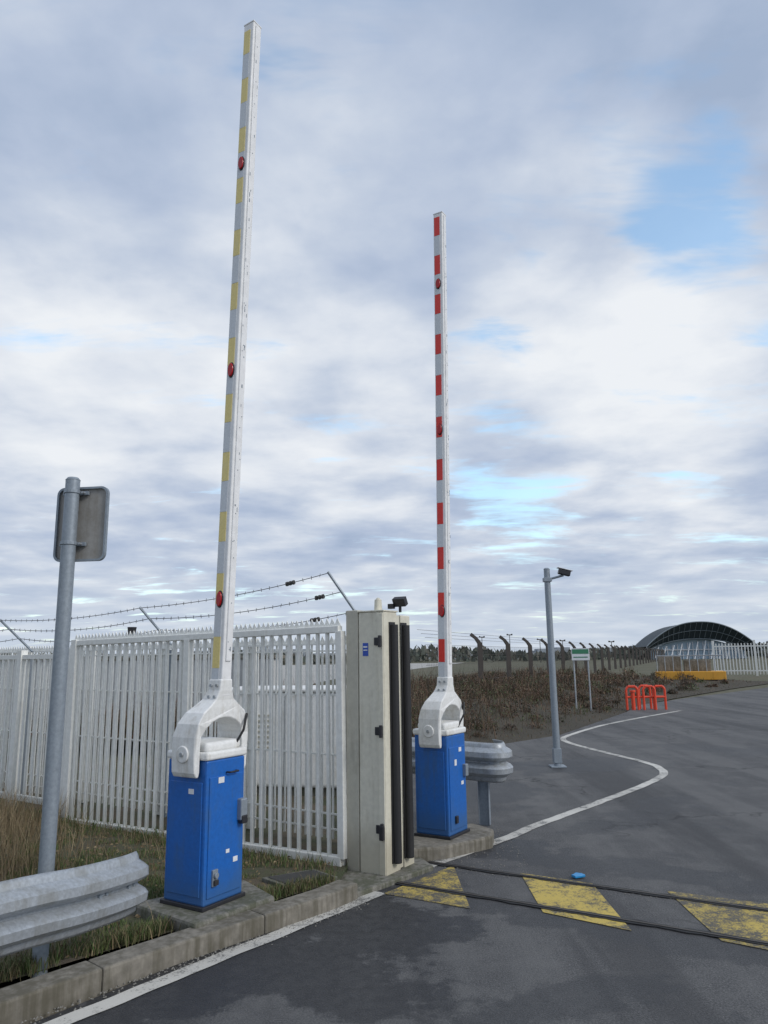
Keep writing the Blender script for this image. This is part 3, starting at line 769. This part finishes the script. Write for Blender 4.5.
mpn=nd(nt,'ShaderNodeMapping'); mpn.inputs['Location'].default_value=(7.3,2.1,4); nt.links.new(P,mpn.inputs['Vector'])
n2=noi(nt,mpn.outputs[0],3.0,6,.55,.1)
mpn3=nd(nt,'ShaderNodeMapping'); mpn3.inputs['Location'].default_value=(1.3,5.1,9); mpn3.inputs['Scale'].default_value=(.7,1.6,1); nt.links.new(P,mpn3.inputs['Vector'])
n3=noi(nt,mpn3.outputs[0],2.6,5,.6,.3)
def blob(c,r,amp):
    v=nd(nt,'ShaderNodeVectorMath',operation='DOT_PRODUCT'); nt.links.new(tc_,v.inputs[0]); cc_=Vector(c).normalized(); v.inputs[1].default_value=cc_
    return mrange(nt,v.outputs['Value'],math.cos(rad(r)),1,0,amp)
def sumb(L_):
    t=None
    for a_ in L_:
        s_=blob(*a_); t=s_ if t is None else mth(nt,'ADD',t,s_)
    return t
bright=sumb([((.272,.847,.456),13,.15),((-.315,.869,.381),16,.11),((.303,.907,.293),12,.10),((-.05,.95,.32),12,.09),((.21,.748,.629),16,-.08),((-.379,.704,.601),14,-.05),((.0,.7,.72),14,-.05)])
val=mth(nt,'ADD',mth(nt,'ADD',mth(nt,'MULTIPLY',n1,.62),mth(nt,'MULTIPLY',n2,.38)),bright)
rp=nd(nt,'ShaderNodeValToRGB'); nt.links.new(val,rp.inputs[0]); cr=rp.color_ramp
cr.elements[0].position=.36; cr.elements[0].color=(.36,.45,.61,1)
cr.elements[1].position=.70; cr.elements[1].color=(.85,.88,.92,1)
for p_,c_ in((.45,(.46,.54,.69,1)),(.52,(.56,.63,.75,1)),(.60,(.71,.76,.84,1))):
    e_=cr.elements.new(p_); e_.color=c_
hz=mrange(nt,sp.outputs[2],.0,.16,.7,0)
col=mixc(nt,hz,rp.outputs[0],(.62,.69,.78))
bg2=nd(nt,'ShaderNodeBackground'); nt.links.new(col,bg2.inputs[0]); bg2.inputs[1].default_value=1.0
gaps=sumb([((.374,.784,.496),6,.12),((.129,.916,.381),6,.12),((.181,.957,.228),7,.15),((.303,.762,.573),9,.08),((.29,.93,.16),4,.04)])
gm=mth(nt,'ADD',mth(nt,'ADD',mth(nt,'MULTIPLY',n3,.75),mth(nt,'MULTIPLY',n2,.25)),gaps)
gm=mrange(nt,gm,.55,.73,0,.82)
mx=nd(nt,'ShaderNodeMixShader'); nt.links.new(gm,mx.inputs[0]); nt.links.new(bg2.outputs[0],mx.inputs[1]); nt.links.new(bg1.outputs[0],mx.inputs[2])
nt.links.new(mx.outputs[0],out.inputs[0])
sl=bpy.data.lights.new('sun','SUN'); sl.energy=1.7; sl.angle=rad(18); sl.color=(1,.97,.93)
so=bpy.data.objects.new('sun',sl); S.collection.objects.link(so)
sd=Vector((math.sin(AZ)*math.cos(EL),math.cos(AZ)*math.cos(EL),math.sin(EL)))
so.rotation_euler=sd.to_track_quat('Z','Y').to_euler()
# ------------------------------------------------------------ camera
cam=bpy.data.cameras.new('camera'); co=bpy.data.objects.new('camera',cam); S.collection.objects.link(co)
cam.sensor_fit='VERTICAL'; cam.sensor_height=36; cam.lens=740/1024*36; cam.clip_end=3000; cam.clip_start=.05
Rm=Matrix.Rotation(rad(90+11.09),4,'X')@Matrix.Rotation(rad(-.8),4,'Z')
co.matrix_world=Matrix.Translation((0,0,1.6))@Rm
S.camera=co
S.view_settings.view_transform='Standard'; S.view_settings.look='None'; S.view_settings.exposure=0; S.view_settings.gamma=1
